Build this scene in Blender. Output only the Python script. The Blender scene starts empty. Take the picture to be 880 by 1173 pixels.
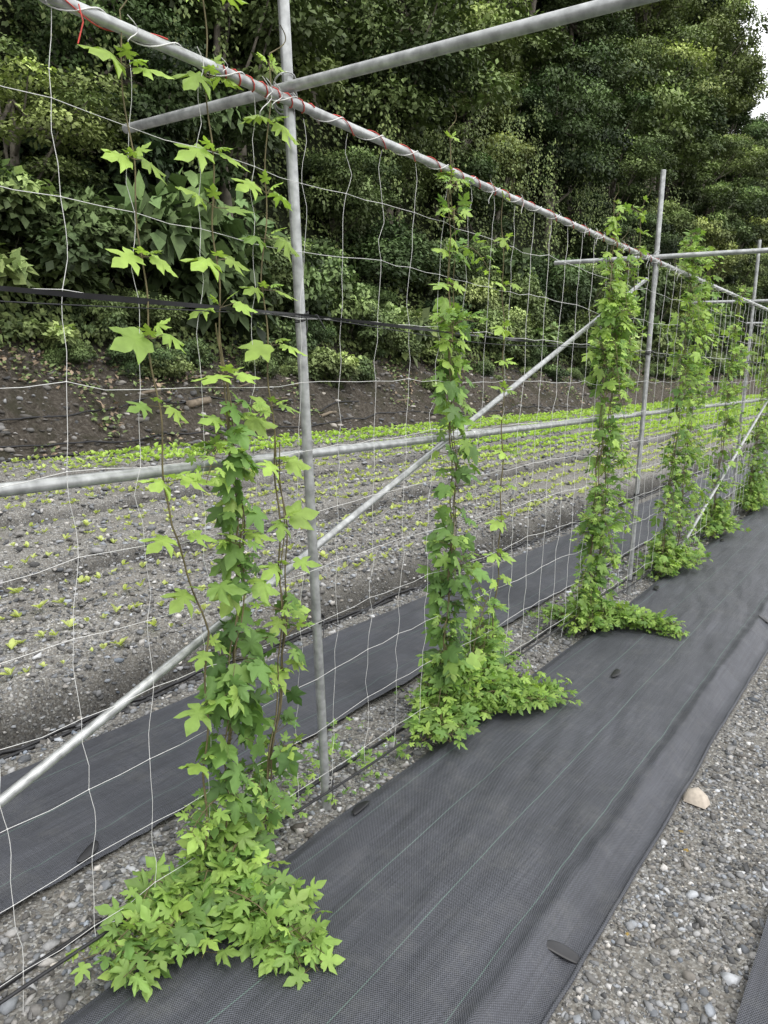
import bpy, math, random
import numpy as np
from mathutils import Matrix, Vector
from mathutils.bvhtree import BVHTree
random.seed(7); rng=np.random.default_rng(7)
scene=bpy.context.scene
try:
    scene.view_settings.view_transform='Standard'; scene.view_settings.look='None'; scene.view_settings.exposure=0
except Exception: pass
COL=scene.collection

# ---------------------------------------------------------------- helpers
def link(o): COL.objects.link(o); return o
def tag(o,label,cat,group=None,kind=None):
    if label: o["label"]=label
    if cat: o["category"]=cat
    if group: o["group"]=group
    if kind: o["kind"]=kind
    return o
def empty(name,loc):
    o=bpy.data.objects.new(name,None); o.empty_display_size=.1; o.location=loc; return link(o)
def build(name,parts,smooth=False):
    """parts: list of (V(n,3),F(m,k),C(3) or (n,3) or None)"""
    Vs=[];loops=[];tot=[];Cs=[];off=0
    for V,F,C in parts:
        V=np.asarray(V,dtype=np.float32);F=np.asarray(F,dtype=np.int64)
        Vs.append(V);loops.append((F+off).ravel());tot.append(np.full(len(F),F.shape[1]))
        if C is None: C=(.5,.5,.5)
        C=np.asarray(C,dtype=np.float32)
        if C.ndim==1: C=np.tile(C,(len(V),1))
        Cs.append(C);off+=len(V)
    V=np.concatenate(Vs);L=np.concatenate(loops);T=np.concatenate(tot);C=np.concatenate(Cs)
    me=bpy.data.meshes.new(name)
    me.vertices.add(len(V));me.vertices.foreach_set("co",V.ravel())
    me.loops.add(len(L));me.loops.foreach_set("vertex_index",L.astype(np.int32))
    me.polygons.add(len(T))
    st=np.concatenate([[0],np.cumsum(T)[:-1]]).astype(np.int32)
    me.polygons.foreach_set("loop_start",st)
    me.polygons.foreach_set("loop_total",T.astype(np.int32))
    if smooth: me.polygons.foreach_set("use_smooth",np.ones(len(T),dtype=bool))
    me.update(calc_edges=True)
    at=me.color_attributes.new("tint",'FLOAT_COLOR','POINT')
    at.data.foreach_set("color",np.concatenate([C,np.ones((len(C),1),dtype=np.float32)],1).ravel())
    me.validate()
    return me
def obj(name,parts,mat,smooth=False,parent=None,loc=None):
    me=build(name,parts,smooth); me.materials.append(mat)
    o=bpy.data.objects.new(name,me)
    if loc is not None: o.location=loc
    if parent is not None: o.parent=parent
    return link(o)
def _h(ix,iy,s):
    v=np.sin(ix*127.1+iy*311.7+s*74.7)*43758.5453
    return v-np.floor(v)
def vnoise(x,y,s=0):
    ix=np.floor(x);iy=np.floor(y);fx=x-ix;fy=y-iy
    fx=fx*fx*(3-2*fx);fy=fy*fy*(3-2*fy)
    a=_h(ix,iy,s);b=_h(ix+1,iy,s);c=_h(ix,iy+1,s);d=_h(ix+1,iy+1,s)
    return (a*(1-fx)+b*fx)*(1-fy)+(c*(1-fx)+d*fx)*fy
def fbm(x,y,s=0,o=4):
    r=0;a=.5
    for i in range(o):
        r=r+a*(vnoise(x*2**i,y*2**i,s+i*3)-.5);a*=.5
    return r
def sstep(a,b,x):
    t=np.clip((x-a)/(b-a),0,1);return t*t*(3-2*t)
def tube(P,r,n=8,C=None):
    P=np.asarray(P,float);m=len(P)
    r=np.full(m,r) if np.isscalar(r) else np.asarray(r)
    T=np.gradient(P,axis=0);T/=np.linalg.norm(T,axis=1)[:,None]+1e-9
    ref=np.array([0,0,1.]) if abs(T[:,2]).mean()<.8 else np.array([1.,0,0])
    A=np.cross(T,ref);A/=np.linalg.norm(A,axis=1)[:,None]+1e-9
    B=np.cross(T,A)
    th=np.arange(n)*2*math.pi/n
    V=P[:,None,:]+r[:,None,None]*(np.cos(th)[None,:,None]*A[:,None,:]+np.sin(th)[None,:,None]*B[:,None,:])
    V=V.reshape(-1,3)
    i=np.arange(m-1)[:,None]*n;j=np.arange(n)[None,:];k=(np.arange(n)+1)%n
    F=np.stack([i+j,i+k[None,:],i+n+k[None,:],i+n+j],-1).reshape(-1,4)
    return V,F,C
def pipe(a,b,r,n=18,C=None):
    a=np.array(a,float);b=np.array(b,float);d=(b-a)/np.linalg.norm(b-a)
    P=[a+d*.03,a,a+d*1e-4,a+d*.003];R=[r*.78,r*.78,r*.97,r]
    k=12
    for i in range(1,k): P.append(a+(b-a)*i/k);R.append(r)
    P+=[b-d*.003,b-d*1e-4,b,b-d*.03];R+=[r,r*.97,r*.78,r*.78]
    P=np.array(P);R=np.array(R)
    ref=np.array([0,0,1.]) if abs(d[2])<.8 else np.array([1.,0,0])
    A=np.cross(d,ref);A/=np.linalg.norm(A);B=np.cross(d,A)
    th=np.arange(n)*2*math.pi/n
    V=(P[:,None,:]+R[:,None,None]*(np.cos(th)[None,:,None]*A+np.sin(th)[None,:,None]*B)).reshape(-1,3)
    m=len(P);i=np.arange(m-1)[:,None]*n;j=np.arange(n)[None,:];kk=((np.arange(n)+1)%n)[None,:]
    F=np.stack([i+j,i+kk,i+n+kk,i+n+j],-1).reshape(-1,4)
    return V,F,C
def basis(t,n):
    t=t/np.linalg.norm(t,axis=1)[:,None]
    n=n-(n*t).sum(1)[:,None]*t
    n/=np.linalg.norm(n,axis=1)[:,None]+1e-9
    x=np.cross(t,n)
    return np.stack([x,t,n],-1)
def scatter(tv,tf,P,R,S,C):
    N=len(P);S=np.asarray(S)
    if S.ndim==1: S=np.repeat(S[:,None],3,1)
    V=np.einsum('nij,nkj->nki',R,tv[None]*S[:,None,:])+P[:,None,:]
    F=(tf[None]+(np.arange(N)*len(tv))[:,None,None]).reshape(-1,tf.shape[1])
    Cc=np.repeat(C,len(tv),0)
    return V.reshape(-1,3),F,Cc
def rotrand(N):
    q=rng.normal(size=(N,4));q/=np.linalg.norm(q,axis=1)[:,None]
    w,x,y,z=q.T
    return np.stack([np.stack([1-2*(y*y+z*z),2*(x*y-z*w),2*(x*z+y*w)],-1),
        np.stack([2*(x*y+z*w),1-2*(x*x+z*z),2*(y*z-x*w)],-1),
        np.stack([2*(x*z-y*w),2*(y*z+x*w),1-2*(x*x+y*y)],-1)],1)

# ---------------------------------------------------------------- materials
def newmat(name):
    m=bpy.data.materials.new(name);m.use_nodes=True;nt=m.node_tree
    return m,nt,nt.nodes["Principled BSDF"],nt.nodes["Material Output"]
def N(nt,t,**k):
    n=nt.nodes.new(t)
    for a,b in k.items():
        if a in n.inputs: n.inputs[a].default_value=b
        else: setattr(n,a,b)
    return n
def mathn(nt,op,a,b=None,c=None):
    n=nt.nodes.new('ShaderNodeMath');n.operation=op
    for i,v in enumerate((a,b,c)):
        if v is None: continue
        if isinstance(v,(int,float)): n.inputs[i].default_value=v
        else: nt.links.new(v,n.inputs[i])
    return n.outputs[0]
def mix(nt,fac,a,b,mode='MIX'):
    n=nt.nodes.new('ShaderNodeMix');n.data_type='RGBA';n.blend_type=mode
    for s,v in ((n.inputs[0],fac),(n.inputs[6],a),(n.inputs[7],b)):
        if isinstance(v,(int,float)): s.default_value=v
        elif isinstance(v,tuple): s.default_value=(*v,1) if len(v)==3 else v
        else: nt.links.new(v,s)
    return n.outputs[2]
def ramp(nt,fac,stops):
    n=nt.nodes.new('ShaderNodeValToRGB');e=n.color_ramp.elements
    while len(e)<len(stops): e.new(.5)
    for i,(p,c) in enumerate(stops):
        e[i].position=p;e[i].color=(*c,1)
    nt.links.new(fac,n.inputs[0]);return n.outputs[0]
def leafmat(name,trans=.3,rough=.5,objvar=False,spec=.3):
    m,nt,p,out=newmat(name)
    at=N(nt,'ShaderNodeAttribute',attribute_name="tint")
    geo=N(nt,'ShaderNodeNewGeometry')
    tc=N(nt,'ShaderNodeTexCoord')
    no=N(nt,'ShaderNodeTexNoise',Scale=30.0,Detail=2.0);nt.links.new(tc.outputs['Object'],no.inputs['Vector'])
    v=mathn(nt,'MULTIPLY_ADD',no.outputs[0],.7,.65)
    bf=mathn(nt,'MULTIPLY_ADD',geo.outputs['Backfacing'],.25,1.0)
    v=mathn(nt,'MULTIPLY',v,bf)
    hs=N(nt,'ShaderNodeHueSaturation');nt.links.new(at.outputs['Color'],hs.inputs['Color'])
    if objvar:
        oi=N(nt,'ShaderNodeObjectInfo')
        v=mathn(nt,'MULTIPLY',v,mathn(nt,'MULTIPLY_ADD',oi.outputs['Random'],1.15,.5))
        nt.links.new(mathn(nt,'MULTIPLY_ADD',oi.outputs['Random'],-.055,.525),hs.inputs['Hue'])
    nt.links.new(v,hs.inputs['Value'])
    nt.links.new(hs.outputs[0],p.inputs['Base Color'])
    p.inputs['Roughness'].default_value=rough;p.inputs['Specular IOR Level'].default_value=spec
    if trans:
        tr=N(nt,'ShaderNodeBsdfTranslucent')
        tcol=mix(nt,1.0,hs.outputs[0],(1.3,1.4,.6),'MULTIPLY');nt.links.new(tcol,tr.inputs[0])
        ms=N(nt,'ShaderNodeMixShader');ms.inputs[0].default_value=trans
        nt.links.new(p.outputs[0],ms.inputs[1]);nt.links.new(tr.outputs[0],ms.inputs[2])
        nt.links.new(ms.outputs[0],out.inputs[0])
    return m
M_leaf=leafmat("hop_leaf",.38,.45)
M_tree=leafmat("forest_leaf",0,.6,True,.25)
M_seed=leafmat("seedling_leaf",.3,.5)
def simple(name,col,rough=.6,metal=0.,nscale=40,var=.3,bump=0.,spec=.5,tint=False):
    m,nt,p,out=newmat(name)
    tc=N(nt,'ShaderNodeTexCoord')
    no=N(nt,'ShaderNodeTexNoise',Scale=float(nscale),Detail=5.0);nt.links.new(tc.outputs['Object'],no.inputs['Vector'])
    a=tuple(c*(1-var) for c in col);b=tuple(min(1,c*(1+var)) for c in col)
    c=ramp(nt,no.outputs[0],[(.3,a),(.7,b)])
    if tint:
        at=N(nt,'ShaderNodeAttribute',attribute_name="tint");c=mix(nt,1.0,c,at.outputs['Color'],'MULTIPLY')
    nt.links.new(c,p.inputs['Base Color'])
    p.inputs['Roughness'].default_value=rough;p.inputs['Metallic'].default_value=metal
    p.inputs['Specular IOR Level'].default_value=spec
    if bump:
        b=N(nt,'ShaderNodeBump',Strength=bump,Distance=.01);nt.links.new(no.outputs[0],b.inputs['Height']);nt.links.new(b.outputs[0],p.inputs['Normal'])
    return m
M_steel=simple("galvanised_steel",(.38,.39,.385),.38,.5,35,.32,.05)
M_string=simple("white_string",(.62,.62,.60),.7,0,60,.1)
M_black=simple("black_plastic",(.016,.016,.018),.45,0,20,.4)
M_red=simple("red_twine",(.50,.06,.045),.7,0,50,.2)
M_stem=simple("vine_stem",(.12,.10,.045),.7,0,30,.4)
M_bark=simple("bark",(.13,.115,.09),.9,0,6,.5,.6)
M_stone=simple("stone",(1.,1.,1.),.85,0,70,.22,.3,.3,tint=True)
M_log=simple("weathered_wood",(.16,.13,.095),.85,0,12,.4,.5)

def gravel_mat():
    m,nt,p,out=newmat("gravel_soil")
    tc=N(nt,'ShaderNodeTexCoord');V=tc.outputs['Object']
    vo=N(nt,'ShaderNodeTexVoronoi',Scale=60.0);nt.links.new(V,vo.inputs['Vector'])
    vo2=N(nt,'ShaderNodeTexVoronoi',Scale=150.0);nt.links.new(V,vo2.inputs['Vector'])
    big=N(nt,'ShaderNodeTexNoise',Scale=2.2,Detail=6.0,Roughness=.65);nt.links.new(V,big.inputs['Vector'])
    fine=N(nt,'ShaderNodeTexNoise',Scale=120.0,Detail=4.0);nt.links.new(V,fine.inputs['Vector'])
    sp=N(nt,'ShaderNodeSeparateColor');nt.links.new(vo.outputs['Color'],sp.inputs[0])
    sp2=N(nt,'ShaderNodeSeparateColor');nt.links.new(vo2.outputs['Color'],sp2.inputs[0])
    st=ramp(nt,sp.outputs[0],[(0,(.09,.09,.092)),(.35,(.17,.17,.17)),(.7,(.27,.27,.268)),(1,(.46,.46,.445))])
    st2=ramp(nt,sp2.outputs[0],[(0,(.08,.078,.075)),(.5,(.17,.168,.158)),(1,(.34,.335,.32))])
    soil=ramp(nt,fine.outputs[0],[(.3,(.095,.088,.078)),(.7,(.20,.19,.172))])
    isst=mathn(nt,'LESS_THAN',vo.outputs['Distance'],.42)
    pick=mathn(nt,'MULTIPLY',isst,mathn(nt,'GREATER_THAN',sp.outputs[1],.30))
    small=mix(nt,mathn(nt,'GREATER_THAN',sp2.outputs[1],.42),soil,st2)
    c=mix(nt,pick,small,st)
    c=mix(nt,mathn(nt,'MULTIPLY',ramp(nt,big.outputs[0],[(.44,(0,0,0)),(.62,(1,1,1))]),.55),c,soil)
    at=N(nt,'ShaderNodeAttribute',attribute_name="tint");c=mix(nt,1.0,c,at.outputs['Color'],'MULTIPLY')
    nt.links.new(c,p.inputs['Base Color']);p.inputs['Roughness'].default_value=.9;p.inputs['Specular IOR Level'].default_value=.2
    h=mathn(nt,'MULTIPLY',mathn(nt,'SUBTRACT',.6,vo.outputs['Distance']),pick)
    h=mathn(nt,'ADD',h,mathn(nt,'MULTIPLY',fine.outputs[0],.4))
    b=N(nt,'ShaderNodeBump',Strength=.9,Distance=.014);nt.links.new(h,b.inputs['Height']);nt.links.new(b.outputs[0],p.inputs['Normal'])
    return m
M_gravel=gravel_mat()
def hill_mat():
    m,nt,p,out=newmat("hillside_soil")
    tc=N(nt,'ShaderNodeTexCoord');V=tc.outputs['Object']
    a=N(nt,'ShaderNodeTexNoise',Scale=1.3,Detail=8.0,Roughness=.7);nt.links.new(V,a.inputs['Vector'])
    b=N(nt,'ShaderNodeTexNoise',Scale=14.0,Detail=8.0,Roughness=.8);nt.links.new(V,b.inputs['Vector'])
    vo=N(nt,'ShaderNodeTexVoronoi',Scale=11.0);nt.links.new(V,vo.inputs['Vector'])
    so=ramp(nt,b.outputs[0],[(.32,(.04,.035,.03)),(.5,(.12,.105,.088)),(.68,(.25,.23,.20))])
    so=mix(nt,mathn(nt,'MULTIPLY',mathn(nt,'LESS_THAN',vo.outputs['Distance'],.2),.5),so,(.22,.21,.20))
    so=mix(nt,ramp(nt,a.outputs[0],[(.48,(0,0,0)),(.60,(.85,.85,.85))]),so,(.075,.072,.05))
    at=N(nt,'ShaderNodeAttribute',attribute_name="tint");c=mix(nt,1.0,so,at.outputs['Color'],'MULTIPLY')
    nt.links.new(c,p.inputs['Base Color']);p.inputs['Roughness'].default_value=.95;p.inputs['Specular IOR Level'].default_value=.1
    bp=N(nt,'ShaderNodeBump',Strength=1.,Distance=.12);nt.links.new(b.outputs[0],bp.inputs['Height']);nt.links.new(bp.outputs[0],p.inputs['Normal'])
    return m
M_hill=hill_mat()
def mat_fabric():
    m,nt,p,out=newmat("woven_ground_cover")
    tc=N(nt,'ShaderNodeTexCoord');s=N(nt,'ShaderNodeSeparateXYZ');nt.links.new(tc.outputs['Object'],s.inputs[0])
    X,Y=s.outputs[0],s.outputs[1]
    wob=N(nt,'ShaderNodeTexNoise',Scale=1.2,Detail=2.0);nt.links.new(tc.outputs['Object'],wob.inputs['Vector'])
    Xw=mathn(nt,'MULTIPLY_ADD',wob.outputs[0],.03,X)
    def line(c,per,w,off=0.):
        f=mathn(nt,'FRACT',mathn(nt,'MULTIPLY_ADD',c,1/per,off))
        return mathn(nt,'LESS_THAN',f,w/per)
    wx=mathn(nt,'SINE',mathn(nt,'MULTIPLY',X,2*math.pi/.006));wy=mathn(nt,'SINE',mathn(nt,'MULTIPLY',Y,2*math.pi/.009))
    weave=mathn(nt,'MULTIPLY',wx,wy)
    no=N(nt,'ShaderNodeTexNoise',Scale=2.2,Detail=6.0,Roughness=.65);nt.links.new(tc.outputs['Object'],no.inputs['Vector'])
    def streak(sc):
        mp=N(nt,'ShaderNodeMapping');mp.inputs['Scale'].default_value=sc;nt.links.new(tc.outputs['Object'],mp.inputs[0])
        st=N(nt,'ShaderNodeTexNoise',Scale=1.0,Detail=4.0,Roughness=.6);nt.links.new(mp.outputs[0],st.inputs['Vector']);return st.outputs[0]
    s1=streak((190,3,1));s2=streak((8,150,1));s3=streak((28,1.2,1))
    base=ramp(nt,no.outputs[0],[(.3,(.046,.049,.059)),(.7,(.070,.074,.088))])
    v=mathn(nt,'MULTIPLY_ADD',weave,.50,1.0)
    v=mathn(nt,'MULTIPLY',v,mathn(nt,'MULTIPLY_ADD',s1,1.2,.4))
    v=mathn(nt,'MULTIPLY',v,mathn(nt,'MULTIPLY_ADD',s2,.6,.7))
    v=mathn(nt,'MULTIPLY',v,mathn(nt,'MULTIPLY_ADD',s3,.4,.8))
    cv=N(nt,'ShaderNodeCombineColor')
    for i in range(3): nt.links.new(v,cv.inputs[i])
    c=mix(nt,1.0,base,cv.outputs[0],'MULTIPLY')
    c=mix(nt,mathn(nt,'MULTIPLY',line(Xw,.205,.0028,.27),.45),c,(.17,.27,.23))
    c=mix(nt,mathn(nt,'MULTIPLY',line(X,.0515,.002,.1),.2),c,(.02,.02,.02))
    c=mix(nt,mathn(nt,'MULTIPLY',line(Y,.30,.003),.08),c,(.16,.2,.2))
    d=N(nt,'ShaderNodeTexNoise',Scale=7.0,Detail=9.0,Roughness=.8);nt.links.new(tc.outputs['Object'],d.inputs['Vector'])
    c=mix(nt,mathn(nt,'MULTIPLY',ramp(nt,d.outputs[0],[(.5,(0,0,0)),(.75,(1,1,1))]),.4),c,(.15,.15,.145))
    nt.links.new(c,p.inputs['Base Color'])
    p.inputs['Roughness'].default_value=.5;p.inputs['Specular IOR Level'].default_value=.5
    hh=mathn(nt,'ADD',mathn(nt,'MULTIPLY',weave,.6),mathn(nt,'MULTIPLY',s3,3.))
    b=N(nt,'ShaderNodeBump',Strength=.7,Distance=.003);nt.links.new(hh,b.inputs['Height']);nt.links.new(b.outputs[0],p.inputs['Normal'])
    return m
M_fabric=mat_fabric()

# ---------------------------------------------------------------- camera
f=854.
R=np.array([[.811,-.140,.568],[.5847,.1413,-.7989],[.0316,.980,.1965]])
u,_,vt=np.linalg.svd(R);R=u@vt
cam=bpy.data.cameras.new("camera");co=bpy.data.objects.new("camera",cam);link(co)
Mx=Matrix([[*R[0],0],[*R[1],0],[*R[2],1.5],[0,0,0,1]])
co.matrix_world=Mx
cam.sensor_fit='VERTICAL';cam.sensor_height=36;cam.lens=f/1173*36;cam.clip_start=.02;cam.clip_end=3000
scene.camera=co
def inview(p,m=140,rad=0.):
    q=R.T@(np.asarray(p,float)-np.array([0,0,1.5]))
    if q[2]>-.1: return False
    e=m+f*rad/-q[2]
    x=440+f*q[0]/-q[2];y=586.5-f*q[1]/-q[2]
    return -e<x<880+e and -e<y<1173+e

# ---------------------------------------------------------------- world and light
w=bpy.data.worlds.new("World");scene.world=w;w.use_nodes=True;nt=w.node_tree
bg=nt.nodes["Background"]
sky=nt.nodes.new('ShaderNodeTexSky');sky.sky_type='NISHITA';sky.sun_disc=False
sky.sun_elevation=math.radians(58);sky.sun_rotation=math.radians(110)
sky.dust_density=4.;sky.air_density=1.;sky.ozone_density=1.
tc=nt.nodes.new('ShaderNodeTexCoord')
cl=nt.nodes.new('ShaderNodeTexNoise');cl.inputs['Scale'].default_value=2.5;cl.inputs['Detail'].default_value=6
nt.links.new(tc.outputs['Generated'],cl.inputs['Vector'])
ccol=ramp(nt,cl.outputs[0],[(.3,(13.,13.1,13.3)),(.7,(16.,16.1,16.2))])
skc=mix(nt,.85,sky.outputs[0],ccol)
nt.links.new(skc,bg.inputs[0])
bg.inputs[1].default_value=.15
sl=bpy.data.lights.new("sun","SUN");sl.energy=1.5;sl.angle=math.radians(12);sl.color=(1,.97,.92)
so=bpy.data.objects.new("sun",sl);link(so)
az=math.radians(110);el=math.radians(58)
sd=Vector((math.sin(az)*math.cos(el),math.cos(az)*math.cos(el),math.sin(el)))
so.rotation_euler=sd.to_track_quat('Z','Y').to_euler()

# ---------------------------------------------------------------- ground
BP=1.72
def bedphase(x):
    ph=(x+2.7)/BP;return ph-np.floor(ph)
def ground_h(x,y):
    z=.012*fbm(x*6,y*6,1)+.02*fbm(x*1.1,y*1.1,5)
    fld=sstep(-2.55,-2.8,x)*sstep(-9.9,-9.3,x)
    fr=bedphase(x);fr=np.minimum(fr,1-fr)*BP
    bed=sstep(.04,.22,fr)
    z=z+fld*(.20*bed-.10+.08*fbm(x*2.5,y*2.5,9)+.07*fbm(x*11,y*11,19)+.06*fbm(x*30,y*30,29,2))
    return z
xs=np.concatenate([[-600,-200,-80,-40,-25,-16,-12],np.arange(-10.2,-4,.06),np.arange(-4,.6,.035),[.8,1.2,2,4,8,16,40,120,400,600]])
ys=np.concatenate([[-600,-200,-60,-20,-8,-3],np.arange(-1,7,.04),np.arange(7,16,.1),np.arange(16,40,.5),np.arange(40,120,3),[140,200,350,700]])
GX,GY=np.meshgrid(xs,ys);GZ=ground_h(GX,GY)
def gridmesh(GX,GY,GZ,C=None):
    n,m=GX.shape
    V=np.stack([GX,GY,GZ],-1).reshape(-1,3)
    i=np.arange(n-1)[:,None]*m;j=np.arange(m-1)[None,:]
    F=np.stack([i+j,i+j+1,i+m+j+1,i+m+j],-1).reshape(-1,4)
    return V,F,C
fr=bedphase(GX);fr=np.minimum(fr,1-fr)*BP
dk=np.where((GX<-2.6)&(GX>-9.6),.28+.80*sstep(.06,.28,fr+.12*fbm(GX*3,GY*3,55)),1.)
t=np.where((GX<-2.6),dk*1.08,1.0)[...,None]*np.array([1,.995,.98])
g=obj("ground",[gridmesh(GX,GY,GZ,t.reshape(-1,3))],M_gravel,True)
tag(g,"grey gravelly soil with shallow planting beds","ground",kind="structure")

def hill_h(x,y):
    d=-x
    z=sstep(9.7,12.0,d)*1.3+sstep(11.6,13.2,d)*1.35
    z=z+np.clip(d-13.0,0,9.7)*2.66*(1-.24*sstep(80,125,y))-np.clip(d-23.4,0,60)*.25
    n=fbm(x*.35,y*.22,31,4)
    z=z+n*np.clip((d-12)*.7,0,4)+ .35*fbm(x*1.7,y*1.7,41)*sstep(9.7,10.6,d)+.30*fbm(x*5,y*5,43)*sstep(9.7,10.3,d)
    return z-.12*(d<9.75)
hx=-np.concatenate([np.arange(9.5,14,.08),np.arange(14,25,.4),np.arange(25,90,4)])
hy=np.concatenate([np.arange(-30,2,2),np.arange(2,30,.12),np.arange(30,60,.6),np.arange(60,260,3)])
HX,HY=np.meshgrid(hx,hy);HZ=hill_h(HX,HY)
k_=sstep(11.9,12.5,-HX)[...,None]
tt=(1-k_)*np.array([.92,.91,.89])+k_*np.array([.20,.28,.16])
V,F,C=gridmesh(HX,HY,HZ,tt.reshape(-1,3));F=F[:,::-1]
h=obj("hillside",[(V,F,C)],M_hill,True)
tag(h,"steep brown earth bank below a wooded hillside","hillside",kind="structure")

# ---------------------------------------------------------------- ground cover sheets
def mat_sheet(x0,x1,y0,y1,prof,label,seed,fold=False):
    X=np.arange(x0,x1+.001,.0105);Yv=np.concatenate([np.arange(y0,6,.022),np.arange(6,y1,.12)])
    A,B=np.meshgrid(X,Yv)
    e0=.016*fbm(B*1.7,B*0+seed,seed);e1=.026*fbm(B*1.9,B*0+seed,seed+7)
    u=(A-x0)/(x1-x0);A2=A+e0*(1-u)+e1*u
    z=prof(A+.03*fbm(A*0+1,B*1.1,seed+11)*sstep(.5,.8,u))+.022*fbm(A*3,B*1.3,seed+2)+.012*fbm(A*16+B*3,B*2.2,seed+3)
    s=sstep(x1-.28,x1-.08,A)
    z=z+s*(.026*fbm(A2*9+B*7,B*10,seed+4,3))
    z=z+.008*np.abs(np.sin((A*1.0+B*.18+.25*fbm(A*2,B*1.5,seed+6))*22))*(.4+fbm(A*1.5,B*.8,seed+8))
    z=np.maximum(z,ground_h(A2,B)+.007)
    V,F,C=gridmesh(A2,B,z);parts=[(V,F,C)]
    if fold:
        k=np.arange(y0,y1,.03);ex=np.interp(k,Yv,A2[:,-1]);ez=np.interp(k,Yv,z[:,-1])
        parts.append(tube(np.stack([ex-.002,k,ez+.003+.008*fbm(k*6,k*0,4)],1),.0060,6))
    o=obj("weed_mat",parts,M_fabric,True)
    tag(o,label,"ground cover",group="black woven ground cover strips");return o
mat_sheet(-1.385,-.505,-1.2,22,lambda x:.035+.016*np.sin((x+1.385)/.89*math.pi)+.016*np.exp(-((x+.635)/.025)**2)-.040*sstep(-.625,-.52,x)-.018*sstep(-1.33,-1.385,x),"dark woven weed mat sheet beside the hop trellis",3,True)
mat_sheet(-2.46,-1.80,-1.2,22,lambda x:.022+.012*np.sin((x+2.46)/.66*math.pi),"dark woven weed mat sheet behind the trellis",13)
mat_sheet(-.155,.75,-1.2,22,lambda x:.03+0*x,"dark woven weed mat sheet across the gravel path",23)

# ---------------------------------------------------------------- stones
def ico():
    t=(1+5**.5)/2
    v=np.array([(-1,t,0),(1,t,0),(-1,-t,0),(1,-t,0),(0,-1,t),(0,1,t),(0,-1,-t),(0,1,-t),(t,0,-1),(t,0,1),(-t,0,-1),(-t,0,1)],float)
    v/=np.linalg.norm(v[0])
    fc=np.array([(0,11,5),(0,5,1),(0,1,7),(0,7,10),(0,10,11),(1,5,9),(5,11,4),(11,10,2),(10,7,6),(7,1,8),(3,9,4),(3,4,2),(3,2,6),(3,6,8),(3,8,9),(4,9,5),(2,4,11),(6,2,10),(8,6,7),(9,8,1)])
    return v,fc
def stones(n,xr,yr,sr,power=2.5,hfun=ground_h,gm=1.,brown=0.,patch=0.):
    v,fc=ico()
    parts=[]
    for k in range(10):
        vv=v*(1+.34*rng.normal(size=(len(v),1)))
        m=n//10
        P=np.stack([rng.uniform(*xr,m),rng.uniform(yr[0],yr[1],m),np.zeros(m)],1)
        if patch:
            kp=(fbm(P[:,0]*3,P[:,1]*3,71)+rng.normal(0,.12,m))>-patch;P=P[kp];m=len(P)
        s=sr[0]+(sr[1]-sr[0])*rng.random(m)**power
        P[:,2]=hfun(P[:,0],P[:,1])+s*.12
        th=rng.uniform(0,6.28,m);c,sn=np.cos(th),np.sin(th);z=np.zeros(m);o=np.ones(m)
        Rz=np.stack([np.stack([c,-sn,z],-1),np.stack([sn,c,z],-1),np.stack([z,z,o],-1)],1)
        S=np.stack([s*rng.uniform(.7,1.3,m),s*rng.uniform(.5,1.0,m),s*rng.uniform(.3,.7,m)],1)
        g=gm*rng.choice([.09,.14,.20,.28,.37,.54],m,p=[.15,.22,.25,.19,.13,.06])*rng.uniform(.85,1.15,m)
        warm=rng.normal(brown,.7,m)
        Cc=np.stack([g*(1+.07*warm),g*(1+.015*warm),g*(1-.06*warm)],1)
        parts.append(scatter(vv,fc,P,Rz,S,Cc))
    return parts
parts=stones(13000,(-.50,-.14),(.35,6),(.0025,.010),2.2,brown=.1,patch=.2)
parts+=stones(2600,(-.49,-.15),(.35,7),(.007,.015),2,brown=.1,patch=.1)
parts+=stones(190,(-.49,-.15),(.35,7),(.014,.024),1.8)
parts+=stones(12000,(-1.80,-1.39),(.1,8),(.003,.014),2.2)
parts+=stones(900,(-1.80,-1.39),(.1,10),(.012,.026),2)
parts+=stones(24000,(-4.6,-2.46),(.2,8),(.005,.022),2.2)
parts+=stones(13000,(-9.4,-4.4),(2,16),(.010,.036),2.4)
parts+=stones(2000,(-9.4,-2.5),(8,30),(.02,.05),2)
gs=obj("gravel",parts,M_stone)
tag(gs,"loose grey and pale crushed stones over soil","gravel",kind="stuff")
parts=stones(5000,(-12.0,-9.6),(3,30),(.012,.09),4,hfun=hill_h,gm=.7,brown=.9)
bs=obj("bank_rubble",parts,M_stone);tag(bs,"stones scattered over the earth bank","rubble",kind="stuff")
rv=np.array([(-.05,-.035,-.02),(.045,-.04,-.02),(.055,.02,-.02),(-.02,.045,-.02),(-.06,.01,-.02),(-.035,-.02,.028),(.02,-.028,.034),(.04,.012,.018),(-.005,.026,.038),(-.045,.012,.022)])
rf=[(0,1,6),(0,6,5),(1,2,7),(1,7,6),(2,3,8),(2,8,7),(3,4,9),(3,9,8),(4,0,5),(4,5,9),(5,6,8),(6,7,8),(5,8,9)]
rk=obj("rock",[(rv*.78,np.array(rf),(.50,.44,.37))],M_stone,False,loc=(-.46,2.62,.022));tag(rk,"beige angular rock at the edge of the weed mat","rock")

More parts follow.
